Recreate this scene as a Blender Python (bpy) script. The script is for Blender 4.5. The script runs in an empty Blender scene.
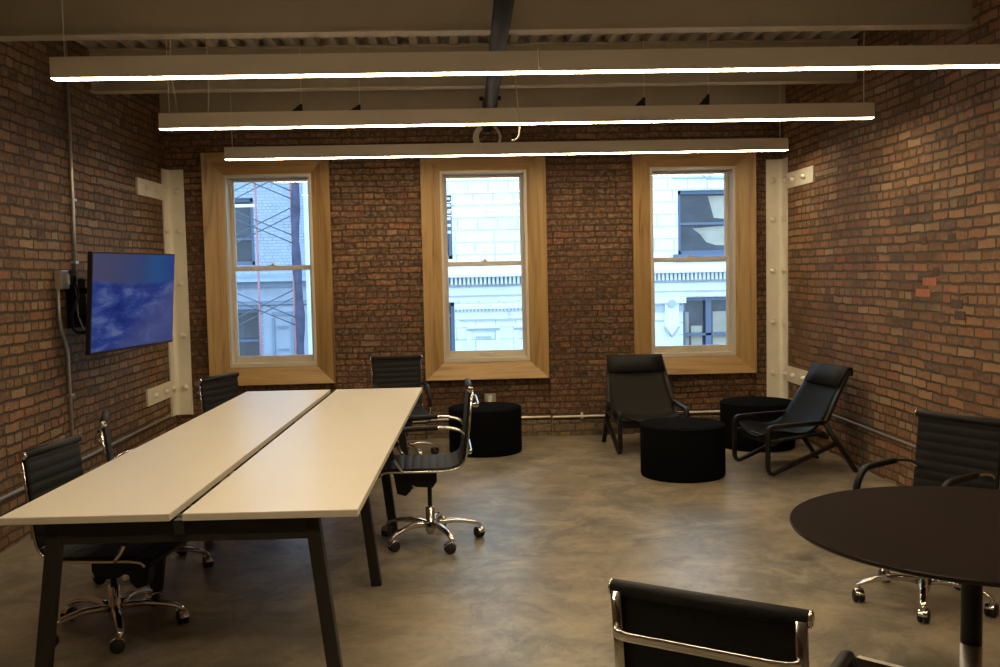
import bpy, bmesh, math, random
from math import pi, sin, cos, tan, radians, sqrt, atan2, hypot
from mathutils import Vector, Matrix
random.seed(7)
S = bpy.context.scene
COL = S.collection

# ------------------------------------------------------------------ materials
def node_mat(name):
    m = bpy.data.materials.new(name); m.use_nodes = True
    nt = m.node_tree
    bsdf = nt.nodes['Principled BSDF']
    return m, nt, bsdf

def simple(name, col, rough=.5, metal=0., spec=.5, noise=0., nscale=20., bump=0., bscale=200., coat=0.):
    m, nt, b = node_mat(name)
    b.inputs['Base Color'].default_value = (*col, 1)
    b.inputs['Roughness'].default_value = rough
    b.inputs['Metallic'].default_value = metal
    b.inputs['Specular IOR Level'].default_value = spec
    b.inputs['Coat Weight'].default_value = coat
    tc = nt.nodes.new('ShaderNodeTexCoord')
    if noise:
        n = nt.nodes.new('ShaderNodeTexNoise'); n.inputs['Scale'].default_value = nscale
        n.inputs['Detail'].default_value = 5
        nt.links.new(tc.outputs['Object'], n.inputs['Vector'])
        r = nt.nodes.new('ShaderNodeValToRGB')
        r.color_ramp.elements[0].position = .3; r.color_ramp.elements[1].position = .7
        r.color_ramp.elements[0].color = (*[c * (1 - noise) for c in col], 1)
        r.color_ramp.elements[1].color = (*[min(1, c * (1 + noise)) for c in col], 1)
        nt.links.new(n.outputs['Fac'], r.inputs['Fac'])
        nt.links.new(r.outputs['Color'], b.inputs['Base Color'])
    if bump:
        n2 = nt.nodes.new('ShaderNodeTexNoise'); n2.inputs['Scale'].default_value = bscale
        nt.links.new(tc.outputs['Object'], n2.inputs['Vector'])
        bp = nt.nodes.new('ShaderNodeBump'); bp.inputs['Strength'].default_value = bump
        bp.inputs['Distance'].default_value = .004
        nt.links.new(n2.outputs['Fac'], bp.inputs['Height'])
        nt.links.new(bp.outputs['Normal'], b.inputs['Normal'])
    return m

def emitter(name, col, strength):
    m = bpy.data.materials.new(name); m.use_nodes = True
    nt = m.node_tree; nt.nodes.clear()
    o = nt.nodes.new('ShaderNodeOutputMaterial'); e = nt.nodes.new('ShaderNodeEmission')
    e.inputs['Color'].default_value = (*col, 1); e.inputs['Strength'].default_value = strength
    nt.links.new(e.outputs[0], o.inputs['Surface'])
    return m

class NT:
    """tiny helper for node maths"""
    def __init__(s, nt): s.nt = nt
    def _in(s, sock, v):
        if hasattr(v, 'is_output') or isinstance(v, bpy.types.NodeSocket): s.nt.links.new(v, sock)
        else: sock.default_value = v
    def m(s, op, a, b=None, c=None):
        n = s.nt.nodes.new('ShaderNodeMath'); n.operation = op
        s._in(n.inputs[0], a)
        if b is not None: s._in(n.inputs[1], b)
        if c is not None: s._in(n.inputs[2], c)
        return n.outputs[0]
    def comb(s, x, y, z):
        n = s.nt.nodes.new('ShaderNodeCombineXYZ')
        for i, v in enumerate((x, y, z)): s._in(n.inputs[i], v)
        return n.outputs[0]
    def noise(s, vec, scale, detail=3., rough=.5, out='Fac', dist=0.):
        n = s.nt.nodes.new('ShaderNodeTexNoise')
        s._in(n.inputs['Vector'], vec); n.inputs['Scale'].default_value = scale
        n.inputs['Detail'].default_value = detail; n.inputs['Roughness'].default_value = rough
        n.inputs['Distortion'].default_value = dist
        return n.outputs[out]
    def white(s, vec, out='Value'):
        n = s.nt.nodes.new('ShaderNodeTexWhiteNoise'); n.noise_dimensions = '3D'
        s._in(n.inputs['Vector'], vec); return n.outputs[out]
    def ramp(s, fac, stops, interp='LINEAR'):
        n = s.nt.nodes.new('ShaderNodeValToRGB'); r = n.color_ramp; r.interpolation = interp
        while len(r.elements) < len(stops): r.elements.new(.5)
        for e, (p, c) in zip(r.elements, stops):
            e.position = p; e.color = (*c, 1)
        s._in(n.inputs[0], fac); return n.outputs[0]
    def mix(s, fac, a, b, mode='MIX'):
        n = s.nt.nodes.new('ShaderNodeMix'); n.data_type = 'RGBA'; n.blend_type = mode
        s._in(n.inputs[0], fac); 
        for sock, v in ((n.inputs[6], a), (n.inputs[7], b)):
            if isinstance(v, tuple): sock.default_value = (*v, 1)
            else: s.nt.links.new(v, sock)
        return n.outputs[2]
    def smooth(s, v, lo, hi):
        n = s.nt.nodes.new('ShaderNodeMapRange'); n.interpolation_type = 'SMOOTHSTEP'
        s._in(n.inputs[0], v); n.inputs[1].default_value = lo; n.inputs[2].default_value = hi
        return n.outputs[0]
    def bump(s, h, strength, dist):
        n = s.nt.nodes.new('ShaderNodeBump'); n.inputs['Strength'].default_value = strength
        n.inputs['Distance'].default_value = dist
        s._in(n.inputs['Height'], h); return n.outputs[0]

def brick(name, axis, palette, mortar, bw=.205, bh=.0655, mort=.011, seed=0., accents=False, bumpk=1., gloss=.62, tint=None, flat=False):
    mt, nt, b = node_mat(name); N = NT(nt)
    geo = nt.nodes.new('ShaderNodeNewGeometry')
    sep = nt.nodes.new('ShaderNodeSeparateXYZ'); nt.links.new(geo.outputs['Position'], sep.inputs[0])
    U = sep.outputs[0] if axis == 'x' else sep.outputs[1]
    Z = sep.outputs[2]
    P = N.comb(U, Z, seed)
    w1 = N.m('MULTIPLY', N.m('SUBTRACT', N.noise(P, 14., 2.), .5), 0. if flat else .026)
    w2 = N.m('MULTIPLY', N.m('SUBTRACT', N.noise(P, 9., 2.), .5), 0. if flat else .026)
    w3 = N.m('MULTIPLY', N.m('SUBTRACT', N.noise(P, .8, 1.), .5), 0. if flat else .05)
    u = N.m('ADD', N.m('ADD', U, 50.), w1); v = N.m('ADD', N.m('ADD', N.m('ADD', Z, 10.), w2), w3)
    vr = N.m('DIVIDE', v, bh); row = N.m('FLOOR', vr); fv = N.m('FRACT', vr)
    hdr = N.m('GREATER_THAN', N.white(N.comb(row, seed + 21., 4.)), .64)   # some courses are headers
    wid = N.m('SUBTRACT', bw, N.m('MULTIPLY', hdr, bw * .48))
    rnd = N.white(N.comb(row, seed + 3., 1.))
    ur = N.m('ADD', N.m('DIVIDE', u, wid), N.m('ADD', N.m('MULTIPLY', N.m('FLOORED_MODULO', row, 2.), .5), N.m('MULTIPLY', rnd, .28)))
    col = N.m('FLOOR', ur); fu = N.m('FRACT', ur)
    du = N.m('MULTIPLY', N.m('MINIMUM', fu, N.m('SUBTRACT', 1., fu)), wid)
    dv = N.m('MULTIPLY', N.m('MINIMUM', fv, N.m('SUBTRACT', 1., fv)), bh)
    d = N.m('MINIMUM', du, dv)
    fine = N.noise(P, 70., 4., .65)
    d2 = N.m('ADD', d, N.m('MULTIPLY', N.m('SUBTRACT', fine, .5), 0. if flat else .020))
    mask = N.smooth(d2, mort * .5 - .003, mort * .5 + .003)
    idv = N.comb(col, row, seed)
    r1 = N.white(idv); r2 = N.white(N.comb(col, row, seed + 9.))
    c = N.ramp(r1, palette, 'CONSTANT' if len(palette) > 6 else 'LINEAR')
    big = N.noise(P, 1.1, 3.)
    blot = N.noise(P, 26., 5., .7)
    c = N.mix(N.smooth(blot, .40, .66), c, N.mix(.55, c, tint or (.40, .275, .16)))
    c = N.mix(N.m('MULTIPLY', N.smooth(fine, .52, .75), .0 if flat else .4), c, N.mix(1., c, (.45, .40, .36), 'MULTIPLY'))
    c = N.mix(N.m('MULTIPLY', N.smooth(big, .42, .68), .12 if flat else .55), c, N.mix(1., c, (.50, .42, .40), 'MULTIPLY'))
    c = N.mix(1., c, N.ramp(r2, [(0, (.965, .97, .975)), (1, (1., 1., 1.))] if flat else [(0, (.76, .76, .76)), (1, (1.12, 1.1, 1.06))]), 'MULTIPLY')
    if accents:                                                       # replaced patch and two salmon bricks
        patch = N.m('MULTIPLY', N.smooth(N.m('ABSOLUTE', N.m('SUBTRACT', U, 6.55)), .45, .25), N.smooth(N.m('ABSOLUTE', N.m('SUBTRACT', Z, 1.6)), .55, .40))
        dark = N.m('MULTIPLY', patch, N.m('GREATER_THAN', r2, .55))
        c = N.mix(N.m('MULTIPLY', dark, .6), c, (.045, .028, .02))
    m1 = N.mix(N.smooth(N.noise(P, 3., 4.), .4, .7), mortar, tuple(k * .55 for k in mortar))
    out = N.mix(mask, m1, c)
    nt.links.new(out, b.inputs['Base Color'])
    b.inputs['Roughness'].default_value = gloss
    b.inputs['Specular IOR Level'].default_value = .3
    h = N.m('ADD', N.m('MULTIPLY', mask, N.m('ADD', .75, N.m('MULTIPLY', r2, .5))), N.m('MULTIPLY', fine, .55))
    h = N.m('ADD', h, N.m('MULTIPLY', blot, .35))
    nt.links.new(N.bump(h, min(1., .9 * bumpk), .016 * bumpk), b.inputs['Normal'])
    return mt

PALR = [(0, (.200, .100, .052)), (.10, (.275, .135, .066)), (.26, (.330, .165, .080)), (.38, (.235, .118, .060)), (.5, (.36, .190, .092)),
        (.63, (.29, .136, .068)), (.74, (.38, .235, .130)), (.84, (.37, .150, .066)), (.91, (.145, .080, .048)), (.95, (.42, .28, .16))]
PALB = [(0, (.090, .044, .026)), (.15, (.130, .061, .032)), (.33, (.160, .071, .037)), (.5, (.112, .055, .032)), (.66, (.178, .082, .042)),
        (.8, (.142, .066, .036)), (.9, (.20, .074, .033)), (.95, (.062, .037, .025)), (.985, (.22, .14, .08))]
M = {}
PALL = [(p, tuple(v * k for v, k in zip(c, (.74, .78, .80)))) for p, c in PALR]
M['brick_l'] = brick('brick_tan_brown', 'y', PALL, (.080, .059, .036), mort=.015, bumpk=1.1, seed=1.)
M['brick_r'] = brick('brick_red_orange', 'y', PALR, (.115, .086, .050), mort=.015, bumpk=1.1, seed=4., accents=True)
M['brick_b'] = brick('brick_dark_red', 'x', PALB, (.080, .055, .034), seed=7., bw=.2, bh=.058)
M['curb'] = brick('curb_brick', 'x', [(0, (.16, .12, .075)), (.5, (.22, .17, .11)), (1, (.12, .085, .055))], (.12, .09, .06), seed=11., bh=.075)
M['white'] = simple('white_paint', (.80, .75, .63), .45, noise=.05, nscale=6)
M['beam'] = simple('beam_paint', (.40, .345, .26), .6, noise=.06, nscale=3)
M['deck'] = simple('deck_paint', (.38, .34, .28), .6, noise=.10, nscale=5)
M['plain'] = simple('plain_plaster', (.42, .34, .27), .8, noise=.05)
M['vinyl'] = simple('window_vinyl', (.62, .56, .46), .35)
M['chrome'] = simple('polished_chrome', (.80, .78, .74), .13, 1.)
M['steel'] = simple('galvanised_steel', (.55, .53, .49), .38, .85, noise=.12, nscale=40)
M['leather'] = simple('black_leather', (.010, .010, .011), .55, spec=.25, bump=.25, bscale=240, noise=.2, nscale=60)
M['plastic'] = simple('black_plastic', (.008, .008, .009), .42, spec=.3)
M['rubber'] = simple('caster_rubber', (.012, .012, .012), .5)
M['fabric'] = simple('black_felt', (.0045, .0045, .005), 1., spec=.04, bump=.4, bscale=500)
M['ebony'] = simple('black_stained_wood', (.010, .009, .010), .42, spec=.3, noise=.3, nscale=14)
M['sling'] = simple('black_sling_leather', (.006, .006, .0065), .55, spec=.12, bump=.2, bscale=120)
M['mesh_sling'] = simple('charcoal_sling_leather', (.014, .0135, .012), .6, spec=.15, bump=.2, bscale=120)
M['darksteel'] = simple('charcoal_steel', (.026, .024, .022), .5, .0, .3)
M['laminate'] = simple('white_laminate', (.80, .75, .66), .30, noise=.015, nscale=2)
M['edge'] = simple('laminate_edge', (.60, .53, .43), .45)
M['roundtop'] = simple('dark_brown_top', (.0145, .0088, .0066), .8, spec=.05, noise=.12, nscale=3)
M['roundedge'] = simple('dark_brown_edge', (.010, .008, .007), .3)
M['body'] = simple('pendant_paint', (.78, .71, .60), .5)
M['led'] = emitter('pendant_diffuser', (1., .79, .50), 46.)
M['cord'] = simple('white_cord', (.72, .66, .56), .5)
M['pipe'] = simple('black_iron_pipe', (.012, .011, .013), .6, 0., .25, noise=.3, nscale=9)
M['clamp'] = simple('rusty_clamp', (.07, .03, .024), .6)
M['salmon'] = simple('salmon_brick', (.44, .16, .085), .8, noise=.15, nscale=30)
M['burnt'] = simple('burnt_brick', (.085, .052, .037), .8, noise=.3, nscale=30)
M['strip'] = simple('mortar_grey', (.26, .19, .125), .8, noise=.2)
M['matte'] = simple('matte_black', (.010, .010, .010), .9, spec=.03)
M['tvbody'] = simple('tv_black', (.012, .010, .010), .3)

def wood_mat(name, axis):
    mt, nt, b = node_mat(name); N = NT(nt)
    geo = nt.nodes.new('ShaderNodeNewGeometry')
    sep = nt.nodes.new('ShaderNodeSeparateXYZ'); nt.links.new(geo.outputs['Position'], sep.inputs[0])
    X, Y, Z = sep.outputs
    A, B = (Z, X) if axis == 'z' else (X, Z)
    P = N.comb(N.m('MULTIPLY', A, .35), N.m('MULTIPLY', B, 5.), N.m('MULTIPLY', Y, 5.))
    g1 = N.noise(P, 2.2, 4., .55, dist=.8)
    g2 = N.noise(N.comb(N.m('MULTIPLY', A, 1.2), N.m('MULTIPLY', B, 60.), N.m('MULTIPLY', Y, 60.)), 2., 3.)
    c = N.ramp(g1, [(.32, (.28, .160, .060)), (.43, (.39, .242, .096)), (.56, (.46, .295, .122)), (.64, (.36, .215, .085)), (.71, (.17, .090, .036))])
    c = N.mix(N.m('MULTIPLY', N.smooth(g2, .35, .75), .35), c, N.mix(1., c, (.72, .64, .55), 'MULTIPLY'))
    nt.links.new(c, b.inputs['Base Color']); b.inputs['Roughness'].default_value = .45
    nt.links.new(N.bump(g2, .12, .003), b.inputs['Normal'])
    return mt
M['wood_v'] = wood_mat('oak_upright', 'z'); M['wood_h'] = wood_mat('oak_level', 'x')

def floor_mat():
    mt, nt, b = node_mat('polished_concrete'); N = NT(nt)
    geo = nt.nodes.new('ShaderNodeNewGeometry')
    sep = nt.nodes.new('ShaderNodeSeparateXYZ'); nt.links.new(geo.outputs['Position'], sep.inputs[0])
    X, Y, Z = sep.outputs
    P = N.comb(X, N.m('MULTIPLY', Y, 1.25), 0.)
    Q = N.comb(X, Y, 2.)
    n1 = N.noise(Q, 1.5, 10., .68, dist=.5)
    n2 = N.noise(Q, 3.6, 10., .72, dist=.4)
    n3 = N.noise(N.comb(X, Y, 5.), .8, 4.)
    n5 = N.noise(N.comb(X, Y, 12.), 2.3, 11., .74, dist=.8)
    n4 = N.noise(N.comb(X, Y, 20.), 11., 9., .75)
    c = N.ramp(n1, [(.34, (0.113, 0.094, 0.065)), (.44, (0.207, 0.168, 0.111)), (.53, (0.291, 0.234, 0.154)), (.64, (0.395, 0.319, 0.219))])
    grey = N.ramp(n2, [(.36, (0.077, 0.077, 0.071)), (.47, (0.175, 0.163, 0.135)), (.56, (0.299, 0.265, 0.205)), (.65, (0.395, 0.342, 0.262))])
    c = N.mix(N.m('ADD', .25, N.m('MULTIPLY', N.smooth(n3, .38, .62), .5)), c, grey)
    c = N.mix(N.m('MULTIPLY', N.smooth(n5, .53, .60), .5), c, (0.108, 0.101, 0.081))
    c = N.mix(N.m('MULTIPLY', N.smooth(n5, .46, .40), .35), c, (0.442, 0.356, 0.241))
    c = N.mix(N.m('MULTIPLY', N.smooth(n4, .54, .66), .35), c, (0.113, 0.099, 0.075))
    nt.links.new(c, b.inputs['Base Color'])
    r = N.m('ADD', .21, N.m('MULTIPLY', n5, .28))
    nt.links.new(r, b.inputs['Roughness'])
    b.inputs['Specular IOR Level'].default_value = .55
    nt.links.new(N.bump(N.m('ADD', n4, n5), .06, .006), b.inputs['Normal'])
    return mt
M['floor'] = floor_mat()

def glass_mat():
    m = bpy.data.materials.new('window_glass'); m.use_nodes = True
    nt = m.node_tree; nt.nodes.clear()
    o = nt.nodes.new('ShaderNodeOutputMaterial'); t = nt.nodes.new('ShaderNodeBsdfTransparent'); g = nt.nodes.new('ShaderNodeBsdfGlossy')
    g.inputs['Roughness'].default_value = .01; t.inputs['Color'].default_value = (.96, .98, .98, 1)
    lw = nt.nodes.new('ShaderNodeFresnel'); lw.inputs['IOR'].default_value = 1.45
    mx = nt.nodes.new('ShaderNodeMixShader')
    nt.links.new(lw.outputs[0], mx.inputs[0]); nt.links.new(t.outputs[0], mx.inputs[1]); nt.links.new(g.outputs[0], mx.inputs[2])
    nt.links.new(mx.outputs[0], o.inputs['Surface'])
    return m
M['glass'] = glass_mat()

def screen_mat():
    m = bpy.data.materials.new('television_picture'); m.use_nodes = True
    nt = m.node_tree; nt.nodes.clear(); N = NT(nt)
    o = nt.nodes.new('ShaderNodeOutputMaterial'); e = nt.nodes.new('ShaderNodeEmission')
    tc = nt.nodes.new('ShaderNodeTexCoord'); sep = nt.nodes.new('ShaderNodeSeparateXYZ'); nt.links.new(tc.outputs['Object'], sep.inputs[0])
    X, Y, Z = sep.outputs                                                # X along the width, Z up from the screen centre
    P = N.comb(N.m('MULTIPLY', X, 1.0), 0., N.m('MULTIPLY', Z, 2.2))
    P2 = N.comb(N.m('ADD', X, N.m('MULTIPLY', Z, -.8)), 3., N.m('MULTIPLY', Z, 3.2))
    n1 = N.noise(P2, 3.4, 9., .68, dist=.35)
    n0 = N.noise(P, 2.0, 4.)
    sky = N.ramp(N.m('ADD', N.m('MULTIPLY', n0, .6), N.m('ADD', X, .1)), [(.0, (.075, .078, .17)), (.45, (.045, .075, .22)), (.75, (.02, .10, .30)), (1, (.025, .055, .26))])
    snow = N.ramp(n1, [(.34, (.010, .022, .16)), (.48, (.022, .048, .26)), (.58, (.06, .10, .33)), (.70, (.15, .20, .42))])
    flat = N.ramp(N.noise(P, 4., 5.), [(.3, (.07, .085, .25)), (.7, (.10, .115, .29))])
    low = N.m('MULTIPLY', N.smooth(N.m('SUBTRACT', N.m('MULTIPLY', X, .5), Z), .08, .3), .75)
    land = N.mix(low, snow, flat)
    hz = N.smooth(N.m('ADD', Z, N.m('MULTIPLY', N.m('SUBTRACT', n0, .5), .16)), .10, .15)
    c = N.mix(hz, land, sky)
    nt.links.new(c, e.inputs['Color']); e.inputs['Strength'].default_value = .62
    g = nt.nodes.new('ShaderNodeBsdfGlossy'); g.inputs['Roughness'].default_value = .25; g.inputs['Color'].default_value = (.04, .04, .04, 1)
    ad = nt.nodes.new('ShaderNodeAddShader')
    nt.links.new(e.outputs[0], ad.inputs[0]); nt.links.new(g.outputs[0], ad.inputs[1]); nt.links.new(ad.outputs[0], o.inputs['Surface'])
    return m
M['screen'] = screen_mat()
M['stone'] = brick('pale_stone_blocks', 'x', [(0, (.80, .84, .82)), (.5, (.84, .87, .84)), (1, (.82, .86, .84))], (.52, .62, .66), bw=.95, bh=.30, mort=.024, seed=2., bumpk=.1, flat=True, tint=(.82, .86, .84))
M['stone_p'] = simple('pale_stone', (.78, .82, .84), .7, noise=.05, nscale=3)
M['stone_s'] = simple('darker_stone', (.42, .48, .57), .7, noise=.10, nscale=3)  # darker tone of the stone, behind dentils and along mouldings
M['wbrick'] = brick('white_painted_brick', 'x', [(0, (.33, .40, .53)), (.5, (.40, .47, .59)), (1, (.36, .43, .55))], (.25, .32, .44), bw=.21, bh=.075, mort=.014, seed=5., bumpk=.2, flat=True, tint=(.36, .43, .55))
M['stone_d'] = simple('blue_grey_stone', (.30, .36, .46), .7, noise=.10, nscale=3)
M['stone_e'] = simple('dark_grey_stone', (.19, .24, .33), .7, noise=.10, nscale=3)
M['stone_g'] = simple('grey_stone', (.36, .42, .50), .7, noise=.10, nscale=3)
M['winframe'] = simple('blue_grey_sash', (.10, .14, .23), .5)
M['darkglass'] = simple('dark_glazing', (.035, .05, .075), .15, noise=.5, nscale=1.6)
M['curtain_and_reflection'] = simple('beige_blind_and_reflection', (.42, .40, .34), .8, noise=.2, nscale=2)  # for beige blinds and for reflection patches painted on upper glazing
M['braces'] = simple('scaffold_steel', (.10, .12, .17), .5)
M['redtie'] = simple('red_scaffold_post', (.42, .20, .22), .6)
M['netting'] = simple('wrapped_post_netting', (.06, .065, .12), .8, noise=.3, nscale=6)
M['asphalt'] = simple('asphalt', (.06, .06, .065), .9, noise=.2)
M['brass'] = simple('sash_hardware', (.60, .56, .48), .35, .3)

# ------------------------------------------------------------------ mesh builder
class MB:
    def __init__(s): s.bm = bmesh.new(); s.mats = []
    def mi(s, mat):
        if mat not in s.mats: s.mats.append(mat)
        return s.mats.index(mat)
    def box(s, lo, hi, mat, bev=0., rot=None, smooth=False):
        lo = Vector(lo); hi = Vector(hi); c = (lo + hi) / 2; d = hi - lo
        r = bmesh.ops.create_cube(s.bm, size=1.)
        vs = r['verts']
        Mx = Matrix.Translation(c) @ (rot.to_4x4() if rot is not None else Matrix.Identity(4)) @ Matrix.Diagonal((*d, 1))
        bmesh.ops.transform(s.bm, matrix=Mx, verts=vs)
        fs = set(f for v in vs for f in v.link_faces)
        if bev:
            es = set(e for v in vs for e in v.link_edges)
            rb = bmesh.ops.bevel(s.bm, geom=list(es), offset=bev, segments=2, profile=.6, affect='EDGES')
            fs = set(rb['faces']) | {f for f in fs if f.is_valid}
            vv = set(v for f in fs for v in f.verts); fs = set(f for v in vv for f in v.link_faces)
        i = s.mi(mat)
        for f in fs: f.material_index = i; f.smooth = smooth
        return s
    def quadstrip(s, rings, mat, closed_ring=True, closed_path=False, caps=True, smooth=True):
        i = s.mi(mat); V = [[s.bm.verts.new(p) for p in r] for r in rings]
        n = len(V[0]); L = len(V)
        for a in range(L if closed_path else L - 1):
            A = V[a]; B = V[(a + 1) % L]
            for k in range(n if closed_ring else n - 1):
                f = s.bm.faces.new((A[k], A[(k + 1) % n], B[(k + 1) % n], B[k])); f.material_index = i; f.smooth = smooth
        if caps and closed_ring and not closed_path:
            for r in (V[0][::-1], V[-1]):
                f = s.bm.faces.new(r); f.material_index = i; f.smooth = False
        return s
    def sweep(s, pts, prof, mat, up=None, closed=False, smooth=True, scales=None, caps=True):
        """sweep a closed 2D profile [(a,b)] along pts; a is sideways, b along 'up'"""
        pts = [Vector(p) for p in pts]; n = len(pts); rings = []
        prev = None
        for k in range(n):
            if closed: t = (pts[(k + 1) % n] - pts[k - 1])
            else: t = pts[min(k + 1, n - 1)] - pts[max(k - 1, 0)]
            if t.length < 1e-9: t = Vector((0, 0, 1))
            t.normalize()
            if up is not None:
                sd = t.cross(Vector(up)); 
                if sd.length < 1e-6: sd = t.orthogonal()
                sd.normalize(); u = sd.cross(t)
            else:
                if prev is None: sd = t.orthogonal().normalized()
                else: sd = (prev - t * prev.dot(t)).normalized()
                prev = sd; u = sd.cross(t)
            sc = scales[k] if scales else 1.
            # widen at corners so that the bar keeps its width
            rings.append([pts[k] + sd * a * sc + u * b * sc for a, b in prof])
        return s.quadstrip(rings, mat, True, closed, caps, smooth)
    def tube(s, pts, r, mat, seg=10, closed=False, scales=None):
        prof = [(r * cos(2 * pi * k / seg), r * sin(2 * pi * k / seg)) for k in range(seg)]
        return s.sweep(pts, prof, mat, None, closed, True, scales)
    def lathe(s, prof, mat, c=(0, 0, 0), seg=32, axis='z', smooth=True, caps=True):
        """prof: [(radius, height)]"""
        rings = []
        for r, h in prof:
            ring = []
            for k in range(seg):
                a = 2 * pi * k / seg
                p = (r * cos(a), r * sin(a), h)
                if axis == 'x': p = (h, r * cos(a), r * sin(a))
                if axis == 'y': p = (r * sin(a), h, r * cos(a))
                ring.append(Vector(p) + Vector(c))
            rings.append(ring)
        return s.quadstrip(rings, mat, True, False, caps, smooth)
    def prism(s, poly, a0, a1, mat, axis='x'):
        """extrude polygon; axis x: poly=(y,z); y: (x,z); z: (x,y)"""
        f = {'x': lambda p, a: (a, p[0], p[1]), 'y': lambda p, a: (p[0], a, p[1]), 'z': lambda p, a: (p[0], p[1], a)}[axis]
        return s.quadstrip([[f(p, a0) for p in poly], [f(p, a1) for p in poly]], mat, True, False, True, False)
    def build(s, name, parent=None, loc=None):
        bmesh.ops.recalc_face_normals(s.bm, faces=s.bm.faces[:])
        me = bpy.data.meshes.new(name); s.bm.to_mesh(me); s.bm.free()
        for m in s.mats: me.materials.append(m)
        o = bpy.data.objects.new(name, me); COL.objects.link(o)
        if parent is not None: o.parent = parent
        if loc is not None: o.location = loc
        return o

def rrect(w, h, r=.004, n=3):
    pts = []
    for cx, cy, a0 in ((w / 2 - r, h / 2 - r, 0), (-w / 2 + r, h / 2 - r, pi / 2), (-w / 2 + r, -h / 2 + r, pi), (w / 2 - r, -h / 2 + r, 3 * pi / 2)):
        for k in range(n + 1):
            a = a0 + k / n * pi / 2; pts.append((cx + r * cos(a), cy + r * sin(a)))
    return pts

def fillet(pts, r, n=5):
    """round the corners of a polyline"""
    pts = [Vector(p) for p in pts]; out = [pts[0]]
    for k in range(1, len(pts) - 1):
        p = pts[k]; a = pts[k - 1] - p; b = pts[k + 1] - p
        rr = r[k - 1] if isinstance(r, (list, tuple)) else r
        la = min(rr, a.length * .49); lb = min(rr, b.length * .49)
        A = p + a.normalized() * la; B = p + b.normalized() * lb
        for i in range(n + 1):
            t = i / n; out.append(A * (1 - t) ** 2 + p * 2 * t * (1 - t) + B * t ** 2)
    out.append(pts[-1]); return out

def tag(o, label=None, cat=None, group=None, kind=None):
    if label: o['label'] = label
    if cat: o['category'] = cat
    if group: o['group'] = group
    if kind: o['kind'] = kind
    return o
def empty(name, loc=(0, 0, 0), rz=0., label=None, cat=None, group=None, kind=None):
    o = bpy.data.objects.new(name, None); COL.objects.link(o)
    o.location = loc; o.rotation_euler = (0, 0, rz); o.empty_display_size = .1
    return tag(o, label, cat, group, kind)
def copy_tree(o, parent=None):
    c = o.copy(); COL.objects.link(c)
    if parent is not None: c.parent = parent
    for ch in list(o.children): copy_tree(ch, c)
    return c

# ------------------------------------------------------------------ the room
XL, XR, YB, YF, ZC = -2.765, 3.066, 9.24, -2.6, 3.315
WC = (-1.835, .20, 2.205)                 # window centres
b = MB(); b.box((XL - .3, YF - .3, -.15), (XR + .3, YB + .4, 0), M['floor']); tag(b.build('floor'), kind='structure')
b = MB(); b.box((XL - .3, YF - .3, 0), (XL, YB + .4, 3.65), M['brick_l']); tag(b.build('wall_left'), kind='structure')
b = MB(); b.box((XR, YF - .3, 0), (XR + .3, YB + .4, 3.65), M['brick_r']); wr = tag(b.build('wall_right'), kind='structure')
for y, z, l, mt in ((6.295, 1.464, .19, 'salmon'), (6.385, 1.389, .21, 'salmon'), (6.01, 1.743, .10, 'burnt'), (6.375, 1.738, .07, 'burnt'), (6.21, 1.532, .08, 'burnt'), (5.94, 1.33, .15, 'burnt'), (5.90, 1.26, .13, 'burnt')):
    b = MB(); b.box((XR - .003, y - l / 2, z - .028), (XR + .02, y + l / 2, z + .028), M[mt], .004); b.build('brick', wr)
b = MB(); b.box((XL, YF - .3, 0), (XR, YF, 3.65), M['plain']); tag(b.build('wall_front'), kind='structure')
b = MB()
def xs(h): 
    e = [XL]
    for c in WC: e += [c - h, c + h]
    return e + [XR]
e = xs(.60)
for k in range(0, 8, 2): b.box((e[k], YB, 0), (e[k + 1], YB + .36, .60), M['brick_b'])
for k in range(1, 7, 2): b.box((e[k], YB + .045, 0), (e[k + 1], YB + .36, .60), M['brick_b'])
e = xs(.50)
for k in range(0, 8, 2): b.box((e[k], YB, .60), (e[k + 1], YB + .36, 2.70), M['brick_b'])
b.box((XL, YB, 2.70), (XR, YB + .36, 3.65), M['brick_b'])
tag(b.build('wall_back'), kind='structure')
b = MB(); e = xs(.61)
for k in range(7):
    y1 = YB if k % 2 == 0 else YB + .045
    b.box((e[k], y1 - .035, 0), (e[k + 1], y1, .15), M['curb'])
tag(b.build('baseboard_back'), kind='structure')

# corrugated steel deck, ribs running away from the viewer
b = MB(); pitch = .150; prof = []; x = XL
while x < XR - .01:
    for dx, z in ((0, 0), (.055, 0), (.075, .05), (.130, .05)):
        if x + dx < XR: prof.append((x + dx, ZC + z))
    x += pitch
prof.append((XR, prof[-1][1]))
poly = prof + [(XR, ZC + .14), (XL, ZC + .14)]
b.prism(poly, YF, YB + .3, M['deck'], 'y')
tag(b.build('ceiling'), kind='structure')

def ibeam(y, x0, x1, zb, zt, fw=.125):
    b = MB(); t = .013; w = .066
    poly = [(y - fw / 2, zb), (y + fw / 2, zb), (y + fw / 2, zb + t), (y + w / 2, zb + t), (y + w / 2, zt - t), (y + fw / 2, zt - t), (y + fw / 2, zt), (y - fw / 2, zt),
            (y - fw / 2, zt - t), (y - w / 2, zt - t), (y - w / 2, zb + t), (y - fw / 2, zb + t)]
    b.prism(poly, x0, x1, M['beam'], 'x')
    return tag(b.build('ceiling_beam'), kind='structure')
for y in (5.82, 7.52): ibeam(y, XL, XR, 3.0, ZC)
ibeam(4.12, XL, XR, 3.0, ZC)
b = MB(); b.box((XL, YB - .09, 3.02), (XR, YB, ZC), M['beam'], .004); tag(b.build('ceiling_beam'), kind='structure')

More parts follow.
